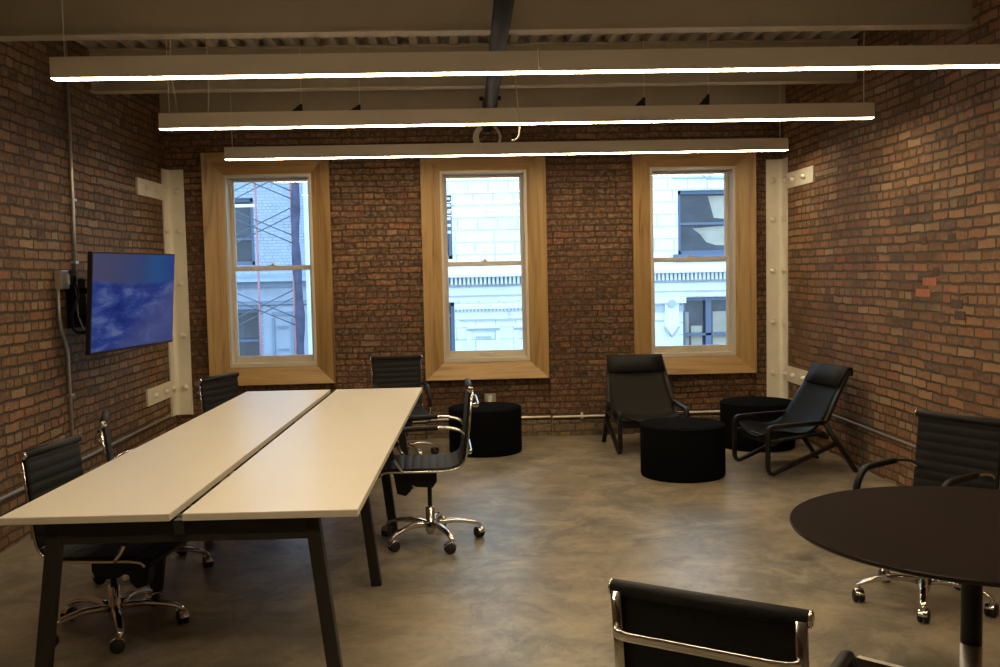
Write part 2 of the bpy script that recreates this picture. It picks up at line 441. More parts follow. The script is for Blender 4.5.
# ------------------------------------------------------------------ windows
def window(i, cx):
    w = empty('window_%d' % i, (0, 0, 0), kind='structure')
    z0, z1 = .565, 2.75; zi0, zi1 = .735, 2.54; ho, hi = .59, .402
    yf, yi = YB - .045, YB + .045
    pr = [(0., yf), (.006, yf), (1., yi), (1., yi + .02), (0., YB + .0)]   # t along the splay, depth
    def corner(sx, sz, t, y):
        h = ho + (hi - ho) * (t if t in (0., 1.) else t / 0.175)
        if t not in (0., 1.): h = ho - t
        zo = (z1 if sz > 0 else z0); zi = (zi1 if sz > 0 else zi0)
        if t in (0., 1.): z = zo + (zi - zo) * t
        else: z = zo - sz * t
        return (cx + sx * h, y, z)
    cs = [(-1, -1), (1, -1), (1, 1), (-1, 1)]
    for k in range(4):
        b = MB(); A, B = cs[k], cs[(k + 1) % 4]
        mat = M['wood_h'] if k % 2 == 0 else M['wood_v']
        b.quadstrip([[corner(*A, t, y) for t, y in pr], [corner(*B, t, y) for t, y in pr]], mat, True, False, True, False)
        b.build('casing_board', w)
    # white frame
    b = MB(); yj0, yj1 = YB + .035, YB + .29
    def ring(b, h0, h1, za0, za1, zb0, zb1, ya, yb, mat):
        b.box((cx - h0, ya, za0), (cx - h1, yb, za1), mat, .004); b.box((cx + h1, ya, za0), (cx + h0, yb, za1), mat, .004)
        b.box((cx - h1, ya, za0), (cx + h1, yb, zb0), mat, .004); b.box((cx - h1, ya, zb1), (cx + h1, yb, za1), mat, .004)
    ring(b, .412, .386, .727, 2.550, .765, 2.522, yj0, yj1, M['vinyl'])
    b.box((cx - .50, YB + .06, .60), (cx - .412, YB + .30, 2.70), M['vinyl']); b.box((cx + .412, YB + .06, .60), (cx + .50, YB + .30, 2.70), M['vinyl'])
    b.box((cx - .412, YB + .06, .60), (cx + .412, YB + .30, .727), M['vinyl']); b.box((cx - .412, YB + .06, 2.550), (cx + .412, YB + .30, 2.70), M['vinyl'])
    b.build('frame', w)
    zm = 1.668
    b = MB(); ring(b, .386, .354, .765, zm + .022, .826, zm - .020, YB + .155, YB + .190, M['vinyl'])
    s = b.build('lower_sash', w)
    b = MB(); b.box((cx - .352, YB + .169, .826), (cx + .352, YB + .173, zm - .02), M['glass']); b.build('pane', s)
    b = MB(); b.tube(fillet([(cx - .055, YB + .154, .80), (cx - .05, YB + .138, .80), (cx + .05, YB + .138, .80), (cx + .055, YB + .154, .80)], .01), .006, M['brass'], 8); b.build('sash_lift', s)
    b = MB(); b.box((cx - .03, YB + .158, zm + .022), (cx + .03, YB + .185, zm + .034), M['brass'], .004); b.tube([(cx - .005, YB + .17, zm + .034), (cx + .012, YB + .165, zm + .045)], .007, M['brass'], 8); b.build('sash_lock', s)
    b = MB(); ring(b, .386, .352, zm - .022, 2.522, zm + .018, 2.496, YB + .198, YB + .233, M['vinyl'])
    s = b.build('upper_sash', w)
    b = MB(); b.box((cx - .352, YB + .213, zm + .018), (cx + .352, YB + .217, 2.50), M['glass']); b.build('pane', s)
for i, c in enumerate(WC): window(i + 1, c)

# ------------------------------------------------------------------ pendant lights
def pendant(y, label, cords):
    t = empty('pendant_light', (.41, y, 2.58), 0, label, 'light', 'linear pendant lights across the ceiling')
    L = 4.84 / 2; w = .060
    b = MB(); b.box((-L, -w / 2, .010), (L, w / 2, .112), M['body'], .003); b.build('housing', t)
    b = MB(); pts = [(-L, 0), (-L + .05, 0)]
    r = []
    for xx, k in ((-L + .004, .55), (-L + .012, .8), (-L + .03, 1.), (L - .03, 1.), (L - .012, .8), (L - .004, .55)):
        q = .0095 - .0045 * k
        r.append([(xx, -w * .44, .0105), (xx, -w * .44, q + .001), (xx, -w * .40, q), (xx, w * .40, q), (xx, w * .44, q + .001), (xx, w * .44, .0105)])
    b.quadstrip(r, M['led'], True, False, True, False); b.build('diffuser', t)
    for xx in (-L + .065, L - .065):
        b = MB(); b.tube([(xx, 0, .11), (xx, 0, ZC - 2.58)], .003, M['cord'], 6); b.build('suspension_cable', t)
    for c in cords:
        b = MB(); b.tube(fillet(c, .05, 6), .005, M['cord'], 8); b.build('power_cord', t)
    return t
p1 = pendant(4.94, 'long white linear pendant light nearest the camera, running past the photo edge', [[(-.012, -.01, .112), (-.014, -.040, .125), (-.012, -.042, .02)]])
p2 = pendant(6.64, 'long white linear pendant light hanging between the other two, cord looped beneath it',
             [[(-.035, 0, .33), (-.025, -.045, .14), (-.012, -.046, -.05), (-.03, -.046, -.10), (-.07, -.046, -.11)],
              [(-2.33, .02, .73), (-2.34, .02, .4), (-2.30, .01, .11)], [(-2.10, .02, .73), (-2.09, .02, .36), (-2.10, .01, .11)]])
for xx, hh in ((-1.50, .05), (-1.11, .04), (.815, .06), (1.255, .075)):
    b = MB(); b.prism([(xx - .045, .112), (xx + .03, .112), (xx + .03, .112 + hh), (xx + .02, .112 + hh)], -.012, .012, M['plastic'], 'y')
    b.tube([(xx + .025, 0, .112), (xx + .025, 0, ZC - 2.58)], .002, M['cord'], 5); b.build('hanger', p2)
pendant(3.24, 'added unseen long white linear pendant light over the near edge of the white table', [])  # unseen lamp added to brighten the foreground, continuing the row
pendant(1.54, 'added unseen long white linear pendant light farthest from the windows, behind the nearest office chair', [])  # out-of-view lamp, added for foreground light and the chrome highlight
p3 = pendant(8.41, 'long white linear pendant light closest to the three windows', [])

# ------------------------------------------------------------------ black pipe, coil
b = MB(); b.tube([(.225, 2.5, 2.95), (.235, 6., 2.95), (.25, YB - .002, 2.95)], .052, M['pipe'], 20)
t = tag(b.build('sprinkler_pipe'), 'black iron pipe running under the white ceiling beams towards the windows', 'pipe')
for y in (4.4, 7.95):
    b = MB(); b.lathe([(.054, -.025), (.064, -.022), (.064, .022), (.054, .025)], M['clamp'], (.24, y, 2.95), 20, 'y')
    b.box((.155, y - .016, 2.975), (.19, y + .016, 3.005), M['pipe'], .003); b.box((.295, y - .016, 2.975), (.33, y + .016, 3.005), M['pipe'], .003)
    b.tube([(.24, y, 3.01), (.24, y, ZC - .002)], .006, M['pipe'], 6); b.build('pipe_clamp', t)
b = MB()
for k in range(3):
    R_ = .125 - .011 * k; yy = YB - .05 - .016 * k
    b.tube([(.245 + .008 * k + R_ * cos(a), yy + .01 * sin(3 * a), 2.845 + R_ * sin(a)) for a in [2 * pi * q / 28 for q in range(28)]], .010, M['cord'], 8, True)
b.tube([(.28, YB - .012, 3.015), (.30, YB - .05, 2.96)], .008, M['cord'], 6)
tag(b.build('cable_coil'), 'coil of pale cable hanging on the brick at the pipe end', 'cable')

# ------------------------------------------------------------------ corner steel angles
def corner_angle(side, label):
    X = XL if side < 0 else XR; sg = -side                     # sg points into the room
    t = empty('steel_angle', (X, YB, .30), 0, label, 'steel bracket', 'white steel angles in the room corners')
    th = .014; a, c, R_ = .165, .145, .045                    # back leg, side leg, inner fillet
    inner = [(a, -th)]
    for k in range(7):
        q = k / 6 * pi / 2
        inner.append((th + R_ - R_ * sin(q), -th - R_ + R_ * cos(q)))
    inner.append((th, -c))
    poly = [(.001, -.001), (a, -.001)] + inner + [(.001, -c)]
    b = MB(); b.prism([(sg * x, y) for x, y in poly], 0, 2.30, M['white'], 'z'); b.build('angle', t)
    def bolt(p, ax):
        b = MB()
        b.lathe([(.030, 0), (.030, .008), (.024, .010), (.024, .030), (.012, .035)], M['white'], (0, 0, 0), 8, 'x')
        o = b.build('bolt', t)
        o.location = p; o.rotation_euler = (0, 0, {'y': -pi / 2, 'x': 0 if sg > 0 else pi}[ax]); return o
    for z in (.26, .75, 1.24, 1.73, 2.10):
        bolt((sg * .105, -th, z), 'y'); bolt((sg * th, -.105, z), 'x')
    for z, y0 in ((.265, -.84), (2.08, -.86)):
        b = MB(); b.box((min(sg * .001, sg * .022), y0, z - .073), (max(sg * .001, sg * .022), -c - .001, z + .073), M['white'], .004); pl = b.build('strap_plate', t)
        for yy in (-.36, -.64):
            o = bolt((sg * .022, yy, z), 'x'); o.parent = pl
    return t
corner_angle(-1, 'white bolted steel angle in the brick corner behind the television')
corner_angle(1, 'white bolted steel angle in the brick corner behind the reclining lounge chair')
b = MB(); b.box((XL + .001, 7.50, 2.325), (XL + .010, 8.37, 2.365), M['strip'], .002)
tag(b.build('wall_strip'), 'thin grey strip on the brick reaching the upper plate near the television', 'strip')
b = MB(); b.box((XR - .010, 7.85, 2.345), (XR - .001, 8.37, 2.385), M['strip'], .002)
tag(b.build('wall_strip'), 'thin grey strip on red brick reaching the upper plate near the lounge chairs', 'strip')

# ------------------------------------------------------------------ conduits on the walls
def conduit(name, pts, r, label, straps, ax, mat='steel', fil=.08):
    b = MB(); b.tube(fillet(pts, fil, 6), r, M[mat], 10)
    t = tag(b.build(name), label, 'conduit')
    for p in straps:
        b = MB(); p = Vector(p); d = r + .006
        if ax == 'x': b.box(p - Vector((d, .030, .010)), p + Vector((d, .030, .010)), M['steel'], .003)
        elif ax == 'z': b.box(p - Vector((d, .010, .030)), p + Vector((d, .010, .030)), M['steel'], .003)
        else: b.box(p - Vector((.010, d, .022)), p + Vector((.010, .018, .034)), M['white'], .003)
        b.build('strap', t)
    return t
conduit('conduit', [(XL + .020, 6.995, ZC), (XL + .020, 6.985, 2.1), (XL + .020, 6.965, 1.56)], .0125, 'grey conduit dropping down the brick from the ceiling to the television',
        [(XL + .02, 6.985, 2.16), (XL + .02, 6.967, 1.72)], 'x')
conduit('conduit', [(XL + .020, 6.66, 1.54), (XL + .020, 6.66, 1.30), (XL + .020, 6.77, 1.12), (XL + .020, 6.78, .345)], .0125, 'grey bent conduit running down the brick from the junction box to the pipe',
        [(XL + .02, 6.78, .8)], 'x')
conduit('pipe', [(XL + .014, .5, .322), (XL + .014, 9.0, .322)], .011, 'grey pipe low along the brick wall beneath the television', [], 'z')
conduit('pipe', [(XR - .014, .5, .335), (XR - .014, 9.0, .335)], .010, 'grey pipe low along the red brick wall behind the reclining lounge chair', [], 'z')
e = xs(.61)
pts = []
for k in range(7):
    y = (YB if k % 2 == 0 else YB + .045) - .016
    pts += [(e[k] + (.03 if k else .2), y, .168 + .004 * k), (e[k + 1] - (.0 if k < 6 else .2), y, .168 + .004 * k)]
conduit('pipe', pts, .011, 'cream pipe low along the wall under the three windows', [(.50, YB + .028, .184), (1.10, YB - .017, .184), (-.8, YB - .017, .176)], 'y', 'white', .015)
# junction box
t = empty('junction_box', (XL, 6.715, 1.60), 0, 'grey metal junction box on the brick just behind the television', 'electrical box')
b = MB(); b.box((.002, -.062, -.065), (.05, .062, .065), M['steel'], .004); b.build('box', t)
b = MB(); b.box((.05, -.055, -.06), (.054, .055, .06), M['steel'], .002); b.build('cover', t)
b = MB(); b.box((.054, .012, -.035), (.064, .048, .035), M['cord'], .003); b.build('receptacle', t)
# wall outlet under the middle window
t = empty('wall_outlet', (.222, YB + .045, .365), 0, 'small metal wall outlet on the brick below the middle window', 'outlet')
b = MB(); b.box((-.055, -.035, -.055), (.055, -.001, .055), M['steel'], .004); b.build('back_box', t)
b = MB(); b.box((-.02, -.040, -.038), (.02, -.035, .038), M['cord'], .002); b.build('receptacle', t)

# ------------------------------------------------------------------ television
Lp, Rp = Vector((-2.515, 6.60)), Vector((-2.325, 7.80))
c = (Lp + Rp) / 2; ang = atan2(Rp.y - Lp.y, Rp.x - Lp.x)
TVZ = 1.436
TILT = .076
t = empty('television', (c.x, c.y, TVZ), ang, 'flat black television showing blue snowy mountains, mounted on the brick wall', 'television')
W, H = 1.225, .70
t.rotation_euler = (TILT, 0, ang)
# local +x along the width, screen faces local -y
b = MB(); b.box((-W / 2, -.012, -H / 2), (W / 2, .020, H / 2), M['tvbody'], .004); b.box((-W * .32, .020, -H * .38), (W * .32, .075, H * .25), M['tvbody'], .006); b.build('case', t)
b = MB(); b.box((-W / 2 + .012, -.0155, -H / 2 + .018), (W / 2 - .012, -.0125, H / 2 - .012), M['screen']); b.build('screen', t)
inv = Matrix.Rotation(-TILT, 3, 'X') @ Matrix.Rotation(-ang, 3, 'Z')
def tvl(x, y, z): return inv @ (Vector((x, y, z)) - Vector((c.x, c.y, TVZ)))
b = MB()
pw = tvl(XL + .012, 6.98, 1.43); rot = inv
b.box(pw - Vector((.012, .15, .17)), pw + Vector((.012, .15, .17)), M['matte'], .003, rot)
for z in (.09, -.09):
    b.tube([pw + Vector((0, 0, z)), tvl(XL + .13, 6.80, 1.43 + z), Vector((-.10, .08, z))], .022, M['matte'], 8)
for xx in (-.25, .20): b.box((xx - .02, .07, -.26), (xx + .02, .095, .26), M['plastic'], .003)
b.box((-.28, .08, -.11), (.22, .10, -.07), M['plastic'], .003); b.box((-.28, .08, .07), (.22, .10, .11), M['plastic'], .003)
b.build('wall_mount', t)
b = MB(); b.tube(fillet([tvl(XL + .03, 6.93, 1.56), tvl(XL + .07, 6.86, 1.50), tvl(XL + .06, 6.87, 1.36), tvl(XL + .09, 6.90, 1.24)], .05), .006, M['cord'], 6); b.build('power_cable', t)
b = MB(); q = tvl(XL + .06, 6.80, 1.62); b.lathe([(.0, -.04), (.035, -.035), (.035, .035), (0., .04)], M['plastic'], tuple(q), 12, 'z'); b.tube([q, tvl(XL + .03, 6.735, 1.60)], .012, M['plastic'], 8)
b.tube(fillet([q, tvl(XL + .10, 6.83, 1.5), tvl(XL + .05, 6.78, 1.36), tvl(XL + .05, 6.82, 1.22), tvl(XL + .16, 6.93, 1.25)], .06), .010, M['plastic'], 8); b.build('plug', t)

# ------------------------------------------------------------------ white meeting table
rotT = -.0206
TX, TY = -1.095, 3.525
t = empty('conference_table', (TX, TY, 0), rotT, 'long white two-top meeting table on splayed charcoal steel legs', 'table')
TL = 3.711
for x0, x1 in ((-.620, 0.), (.047, .686)):
    b = MB(); b.box((x0, 0, .713), (x1, TL, .7375), M['edge'], .0015); b.box((x0 + .001, .001, .7376), (x1 - .001, TL - .001, .740), M['laminate']); b.build('tabletop', t)
b = MB()
b.box((.004, .03, .655), (.043, TL - .03, .708), M['darksteel'], .003)
for x in (-.40, .47): b.box((x - .02, .1, .655), (x + .02, TL - .1, .708), M['darksteel'], .003)
b.build('support_rail', t)
for yy in (.10, 1.40, 2.36, 3.60):
    b = MB(); b.box((-.476, yy - .024, .615), (.526, yy + .024, .712), M['darksteel'], .003); b.build('cross_rail', t)
    for xt, xb in ((-.450, -.548), (.500, .580)):
        b = MB(); b.sweep([(xt, yy, .712), (xb, yy, 0.)], rrect(.053, .053, .006), M['darksteel'], (0, 1, 0), smooth=False); b.build('leg', t)

# ------------------------------------------------------------------ round table
RC = (1.655, 3.035)
t = empty('round_table', (*RC, 0), 0, 'round dark brown table on a single black column', 'table')
b = MB(); b.lathe([(0.001, .7400), (.585, .7400), (.594, .7385)], M['roundtop'], seg=96, caps=False)
b.lathe([(.594, .7385), (.597, .734), (.592, .724), (.560, .716), (.001, .716)], M['roundedge'], seg=96, caps=False); b.build('tabletop', t)
b = MB(); b.lathe([(.16, .716), (.16, .708), (.0325, .700), (.0325, .355)], M['plastic'], (-.03, 0, 0), 28); b.build('column', t)
b = MB(); b.lathe([(.0335, .355), (.0335, .05), (.05, .028), (.27, .014), (.285, .006), (.285, 0)], M['steel'], (-.03, 0, 0), 40); b.build('foot_plate', t)

# ------------------------------------------------------------------ office chairs
SEAT_W = .217
def side_curve(off=0., n_bend=10):
    base = [(.272, .368), (.255, .390), (.20, .397), (.0, .392), (-.14, .392), (-.205, .418), (-.222, .48), (-.238, .62), (-.262, .845)]
    pts = fillet([(0, y, z) for y, z in base], [.015, .03, .1, .05, .06, .05, .06, .1], 4)
    return pts
def make_chair(pad_from=-.075, ribs_up=True):
    t = empty('office_chair')
    curve = side_curve()
    # arc length and normals
    s = [0.]
    for k in range(1, len(curve)): s.append(s[-1] + (curve[k] - curve[k - 1]).length)
    def at(q):
        q = max(0, min(s[-1], q))
        for k in range(1, len(curve)):
            if q <= s[k] + 1e-9:
                f = (q - s[k - 1]) / max(1e-9, s[k] - s[k - 1]); p = curve[k - 1].lerp(curve[k], f); d = (curve[k] - curve[k - 1]).normalized(); break
        return p, Vector((0, d.z, -d.y))
    def sheet(q0, q1, name, step=.0465):
        n = int((q1 - q0) / .0058); rings = []
        for i in range(n + 1):
            q = q0 + (q1 - q0) * i / n; p, nr = at(q)
            ph = ((q - q0) % step) / step
            puff = .0045 * (abs(sin(pi * ph)) ** .45)
            up = nr * (.004 + puff); dn = nr * -.006
            # nr points to the sitter's side
            w = SEAT_W
            ring = []
            for a in (-1, -.985, -.93, 0, .93, .985, 1):
                k = 1. if abs(a) < .95 else (.75 if abs(a) < .99 else .2)
                ring.append(p + Vector((a * w, 0, 0)) + up * k)
            for a in (1, .93, 0, -.93, -1): ring.append(p + Vector((a * w, 0, 0)) + dn * (1. if abs(a) < .95 else .4))
            rings.append(ring)
        b = MB(); b.quadstrip(rings, M['leather'], True, False, True, True); return b
    qb = s[-1] - .415
    st = sheet(.012, qb, 'seat')
    p, _ = at(.0); st.tube([p + Vector((-SEAT_W, 0, 0)), p + Vector((SEAT_W, 0, 0))], .015, M['leather'], 12); st.build('seat', t)
    bk = sheet(qb + .004, s[-1] - .012, 'backrest')
    p, _ = at(s[-1]); bk.tube([p + Vector((-SEAT_W - .006, 0, 0)), p + Vector((SEAT_W + .006, 0, 0))], .0185, M['leather'], 14); bk.build('backrest', t)
    top = p.copy()
    for sx in (-1, 1):
        b = MB(); b.sweep([at(s[k])[0] + at(s[k])[1] * -.0135 + Vector((sx * (SEAT_W - .008), 0, 0)) for k in range(len(curve))], rrect(.013, .026, .004, 2), M['chrome'], (1, 0, 0)); 
        b.lathe([(.0001, .011), (.012, .010), (.017, .005), (.017, -.002)], M['chrome'], (0, 0, 0), 12, 'x') if False else None
        fr = b.build('side_rail', t)
        b = MB(); e0 = sx * (SEAT_W + .006)
        b.lathe([(.0187, e0), (.0187, e0 + sx * .004), (.013, e0 + sx * .007), (.001, e0 + sx * .008)], M['chrome'], (0, top.y, top.z), 14, 'x'); b.build('end_cap', fr)
    # brace handle behind the back, second brace low down
    for nm, q, dep in (('back_brace', s[-1] - .088, .055), ('lower_brace', s[-1] - .36, .04)):
        p, nr = at(q); o = nr * -1
        X = SEAT_W - .008
        pts = fillet([p + Vector((-X, 0, 0)) + o * .016, p + Vector((-X + .008, 0, 0)) + o * dep, p + Vector((X - .008, 0, 0)) + o * dep, p + Vector((X, 0, 0)) + o * .016], .04, 6)
        b = MB(); b.sweep(pts, rrect(.012, .024, .004, 2), M['chrome'], tuple(o.cross(Vector((1, 0, 0))))); b.build(nm, t)
    # arm loops
    for sx in (-1, 1):
        X = sx * (SEAT_W - .020)
        path = [(X - sx * .004, -.240, .575), (X + sx * .010, -.205, .612), (X + sx * .016, -.12, .632), (X + sx * .018, .08, .628), (X + sx * .018, .165, .620), (X + sx * .026, .208, .52), (X + sx * .036, .170, .43), (X + sx * .028, .13, .385)]
        P = fillet(path, [.03, .06, .1, .06, .05, .06, .03], 5)
        b = MB(); b.sweep(P, rrect(.017, .020, .007, 3), M['chrome'], (1, 0, 0)); ar = b.build('armrest', t)
        pad = [q for q in P if q.y > pad_from and q.z > .455]
        i0 = P.index(pad[0]); a_, b_ = P[i0 - 1], P[i0]
        f = (pad_from - a_.y) / (b_.y - a_.y); pad = [a_.lerp(b_, f)] + pad
        b = MB(); b.sweep(pad, rrect(.030, .030, .012, 4), M['plastic'], (1, 0, 0)); b.build('arm_pad', ar)
    # mechanism
    b = MB(); b.prism([(-.06, .382), (.22, .382), (.21, .350), (.16, .322), (.06, .262), (-.035, .255), (-.06, .29)], -.075, .075, M['plastic'], 'x')
    b.prism([(.085, .325), (.195, .335), (.175, .215), (.125, .200), (.095, .23)], -.03, .03, M['plastic'], 'x')
    b.box((-.20, -.11, .375), (.20, -.07, .388), M['plastic'], .003); b.box((-.20, .07, .375), (.20, .11, .388), M['plastic'], .003)
    b.build('tilt_mechanism', t)
    b = MB(); b.tube([(.07, .13, .335), (.17, .165, .322), (.205, .17, .315)], .005, M['chrome'], 8); b.tube([(.195, .169, .316), (.225, .173, .314)], .012, M['chrome'], 10)
    b.build('lever', t)
    b = MB(); b.tube([(0, 0, .13), (0, 0, .31)], .014, M['plastic'], 12); b.build('gas_piston', t)
    st = MB(); st.lathe([(.018, .045), (.028, .062), (.033, .085), (.033, .118), (.027, .125), (.027, .205), (.022, .208), (.015, .208)], M['chrome'], seg=20); st = st.build('base_hub', t)
    for k in range(5):
        a = 2 * pi * k / 5; R_ = Matrix.Rotation(a, 3, 'Z')
        b = MB(); pts = [(.02, 0, .102), (.07, 0, .115), (.14, 0, .118), (.21, 0, .110), (.265, 0, .096), (.298, 0, .080), (.300, 0, .068)]
        sc = [1.25, 1.15, 1.0, .86, .78, .74, .7]
        b.sweep([R_ @ Vector(p) for p in pts], rrect(.040, .028, .012, 4), M['chrome'], (0, 0, 1), scales=sc); b.build('base_leg', st)
        b = MB(); cx = .300; ca = random.uniform(0, 2 * pi); Rc = Matrix.Rotation(ca, 3, 'Z')
        cc = R_ @ Vector((cx, 0, 0)); off = Rc @ Vector((.014, 0, 0))
        sub = MB()
        for sy in (-1, 1):
            sub.lathe([(.006, sy * .005), (.028, sy * .005), (.031, sy * .009), (.031, sy * .019), (.026, sy * .024), (.004, sy * .0245)], M['rubber'], (.014, 0, .031), 20, 'y')
        arc = [(.014 + .035 * cos(q), .031 + .035 * sin(q)) for q in [radians(d) for d in range(20, 171, 15)]]
        sub.sweep([(x, 0, z) for x, z in arc], rrect(.050, .005, .002, 2), M['chrome'], (0, 1, 0)) if False else sub.sweep([(x, 0, z) for x, z in arc], rrect(.004, .040, .0015, 2), M['chrome'], (0, 1, 0))
        sub.tube([(0, 0, .055), (0, 0, .080)], .009, M['chrome'], 8)
        bmesh.ops.transform(sub.bm, matrix=Matrix.Translation(cc) @ Rc.to_4x4(), verts=sub.bm.verts[:])
        sub.build('caster', st)
    return t
UPPER_FIXED = ('base_hub',)
def place(ch, x, y, face, dz, base_rot, label, group=None, fwd=0.):
    """face: heading of the sitter, as a world direction"""
    ch.location = (x, y, 0); ch.rotation_euler = (0, 0, atan2(face[1], face[0]) - pi / 2)
    for c in ch.children:
        if c.name.startswith('base_hub'): c.rotation_euler = (0, 0, base_rot - ch.rotation_euler[2])
        else: c.location = (0, 0 if c.name.startswith('gas') else fwd, dz)
    tag(ch, label, 'office chair', group)
G1 = 'black office chairs around the white table'; G2 = 'black office chairs around the round table'
proto = make_chair()
spots = [
    (-1.63, 4.40, (.99, -.14), 0., .10, 'black ribbed office chair under the white table, nearest chair on its television side', G1),
    (-1.74, 5.27, (.95, .32), .01, .09, 'black office chair turned edge-on, second along the television side of the white table', G1, .055),
    (-1.61, 7.19, (.92, -.39), 0., .5, 'black office chair at the far window corner of the white table, beside the steel angle', G1),
    (-.572, 8.335, (.18, -.98), 0., .3, 'black office chair facing the camera at the far end of the white table', G1),
    (-.236, 5.70, (-1., -.03), .082, .14, 'black office chair seen side-on in full, on the open floor side of the white table', G1, .015),
    (2.125, 4.40, (-.87, -.49), 0., .49, 'black office chair behind the round table, backed by the red brick wall', G2),
    (.657, 2.285, (.55, .836), .020, .35, 'black office chair nearest the camera, seen from behind with chrome brace', G2),
]
for k, sp in enumerate(spots):
    place(proto if k == 0 else copy_tree(proto), *sp)
t = empty('low_table', (1.130, 2.735, 0), atan2(-.69, .72), 'low dark brown table with pale edging, mostly cut off beside the nearest office chair', 'table')
b = MB(); b.box((.012, -.26, .425), (.70, -.020, .452), M['roundtop'], .002); b.build('tabletop', t)
b = MB(); b.box((0, -.020, .415), (.712, 0, .453), M['laminate'], .002); b.box((0, -.272, .415), (.712, -.26, .453), M['laminate'], .002); b.box((0, -.26, .415), (.012, -.020, .453), M['roundtop'], .002); b.box((.70, -.26, .415), (.712, -.012, .453), M['laminate'], .002); b.build('edging', t)
for x in (.12, .66):
    for y in (-.05, -.23):
        b = MB(); b.sweep([(x, y, .425), (x, y, 0)], rrect(.035, .035, .004), M['darksteel'], (0, 1, 0), smooth=False); b.build('leg', t)

# ------------------------------------------------------------------ lounge chairs
def make_lounge(slingmat):
    t = empty('lounge_chair'); HW = .290; TP = .050
    for sx in (-1, 1):
        X = sx * HW; b = MB(); pr = rrect(.030, .040, .008, 3)
        f = lambda q: [(X, y, z) for y, z in q]
        b.sweep(fillet(f([(-.195, .228), (.335, .022), (.360, .06), (.360, .365), (.325, .384), (-.115, .398)]), [.03, .03, .06, .03], 5), pr, M['ebony'], (1, 0, 0))
        b.sweep(f([(-.095, .404), (-.370, 0.0)]), pr, M['ebony'], (1, 0, 0))
        b.sweep(fillet([(X, -.10, .392), (X, -.125, .425), (X - sx * TP, -.335, .775)], .02, 3), pr, M['ebony'], (1, 0, 0))
        b.build('side_frame', t)
        b = MB(); b.sweep(f([(.345, .275), (-.10, .315)]), rrect(.024, .032, .006, 2), M['ebony'], (1, 0, 0)); b.build('seat_rail', t)
    for y, z, h in ((.30, .262, .06), (-.13, .285, .04), (-.342, .762, .03)):
        HB = HW if z < .6 else HW - TP
        b = MB(); b.box((-HB, y - .012, z - h / 2), (HB, y + .012, z + h / 2), M['ebony'], .003); b.build('crossbar', t)
    path = fillet([(0, -.332, .785), (0, -.21, .57), (0, -.06, .345), (0, .07, .305), (0, .25, .338), (0, .345, .338)], [.2, .12, .08, .08], 6)
    rings = []
    n = 14
    for k, p in enumerate(path):
        tt = (path[min(k + 1, len(path) - 1)] - path[max(k - 1, 0)]).normalized(); nr = Vector((0, tt.z, -tt.y)) * -1
        if nr.z < 0: nr = -nr
        f = k / (len(path) - 1); sag = .018 + .055 * min(1, max(0, (f - .35) / .4))
        tp = []; bt = []
        for j in range(n + 1):
            a = -1 + 2 * j / n; q = p + Vector((a * (HW - .014 - TP * max(0., min(1., (p.z - .40) / .37))), 0, 0)) - nr * sag * (1 - a * a) + nr * .008
            tp.append(q + nr * .006); bt.append(q - nr * .006)
        rings.append(tp + bt[::-1])
    b = MB(); b.quadstrip(rings, slingmat, True, False, True, True); b.build('sling', t)
    # headrest band wrapped over the top
    hp = [(-.352, .735), (-.362, .775), (-.345, .800), (-.317, .786), (-.235, .655)]
    pts = fillet([(0, y, z) for y, z in hp], [.03, .02, .02], 5); rings = []
    for k, p in enumerate(pts):
        tt = (pts[min(k + 1, len(pts) - 1)] - pts[max(k - 1, 0)]).normalized(); nr = Vector((0, -tt.z, tt.y))
        rings.append([p + Vector((a * (HW - TP + .012), 0, 0)) + nr * (.008 if u else -.002) for a, u in ((-1, 1), (-.5, 1), (0, 1), (.5, 1), (1, 1), (1, 0), (0, 0), (-1, 0))])
    b = MB(); b.quadstrip(rings, M['leather'], True, False, True, True); b.build('headrest', t)
    return t
lc = make_lounge(M['mesh_sling']); lc.location = (1.560, 8.48, 0); lc.rotation_euler = (0, 0, pi + .05)
tag(lc, 'black wooden lounge chair with leather sling, facing the room below the window', 'lounge chair', 'black sling lounge chairs')
l2 = copy_tree(lc); l2.location = (2.555, 7.47, 0); l2.rotation_euler = (0, 0, atan2(-.16, -.99) - pi / 2)
tag(l2, 'black wooden lounge chair with leather sling, turned sideways by the red brick wall', 'lounge chair', 'black sling lounge chairs')
for c in l2.children:
    if c.name.startswith('sling'):
        c.data = c.data.copy(); c.data.materials[0] = M['sling']

# ------------------------------------------------------------------ ottomans
def ottoman(x, y, label):
    t = empty('ottoman', (x, y, 0), 0, label, 'ottoman', 'round black felt ottomans')
    R_ = .322
    b = MB(); b.lathe([(R_ - .03, .0), (R_ - .005, .004), (R_, .02), (R_, .385), (R_ - .004, .393)], M['fabric'], seg=64); b.build('drum', t)
    b = MB(); b.lathe([(R_ - .004, .393), (R_ - .012, .400), (R_ - .05, .405), (.15, .409), (.001, .410)], M['fabric'], seg=64, caps=False); b.build('cushion_top', t)
    b = MB(); b.tube([((R_ - .001) * cos(2 * pi * k / 64), (R_ - .001) * sin(2 * pi * k / 64), .391) for k in range(64)], .004, M['fabric'], 6, True); b.build('seam', t)
    return t
ottoman(1.648, 7.335, 'round black felt ottoman on open floor, in front of the two lounge chairs')
ottoman(.155, 8.53, 'round black felt ottoman by the brick below the middle window')
ottoman(2.56, 8.42, 'round black felt ottoman in the corner, behind the sideways lounge chair')

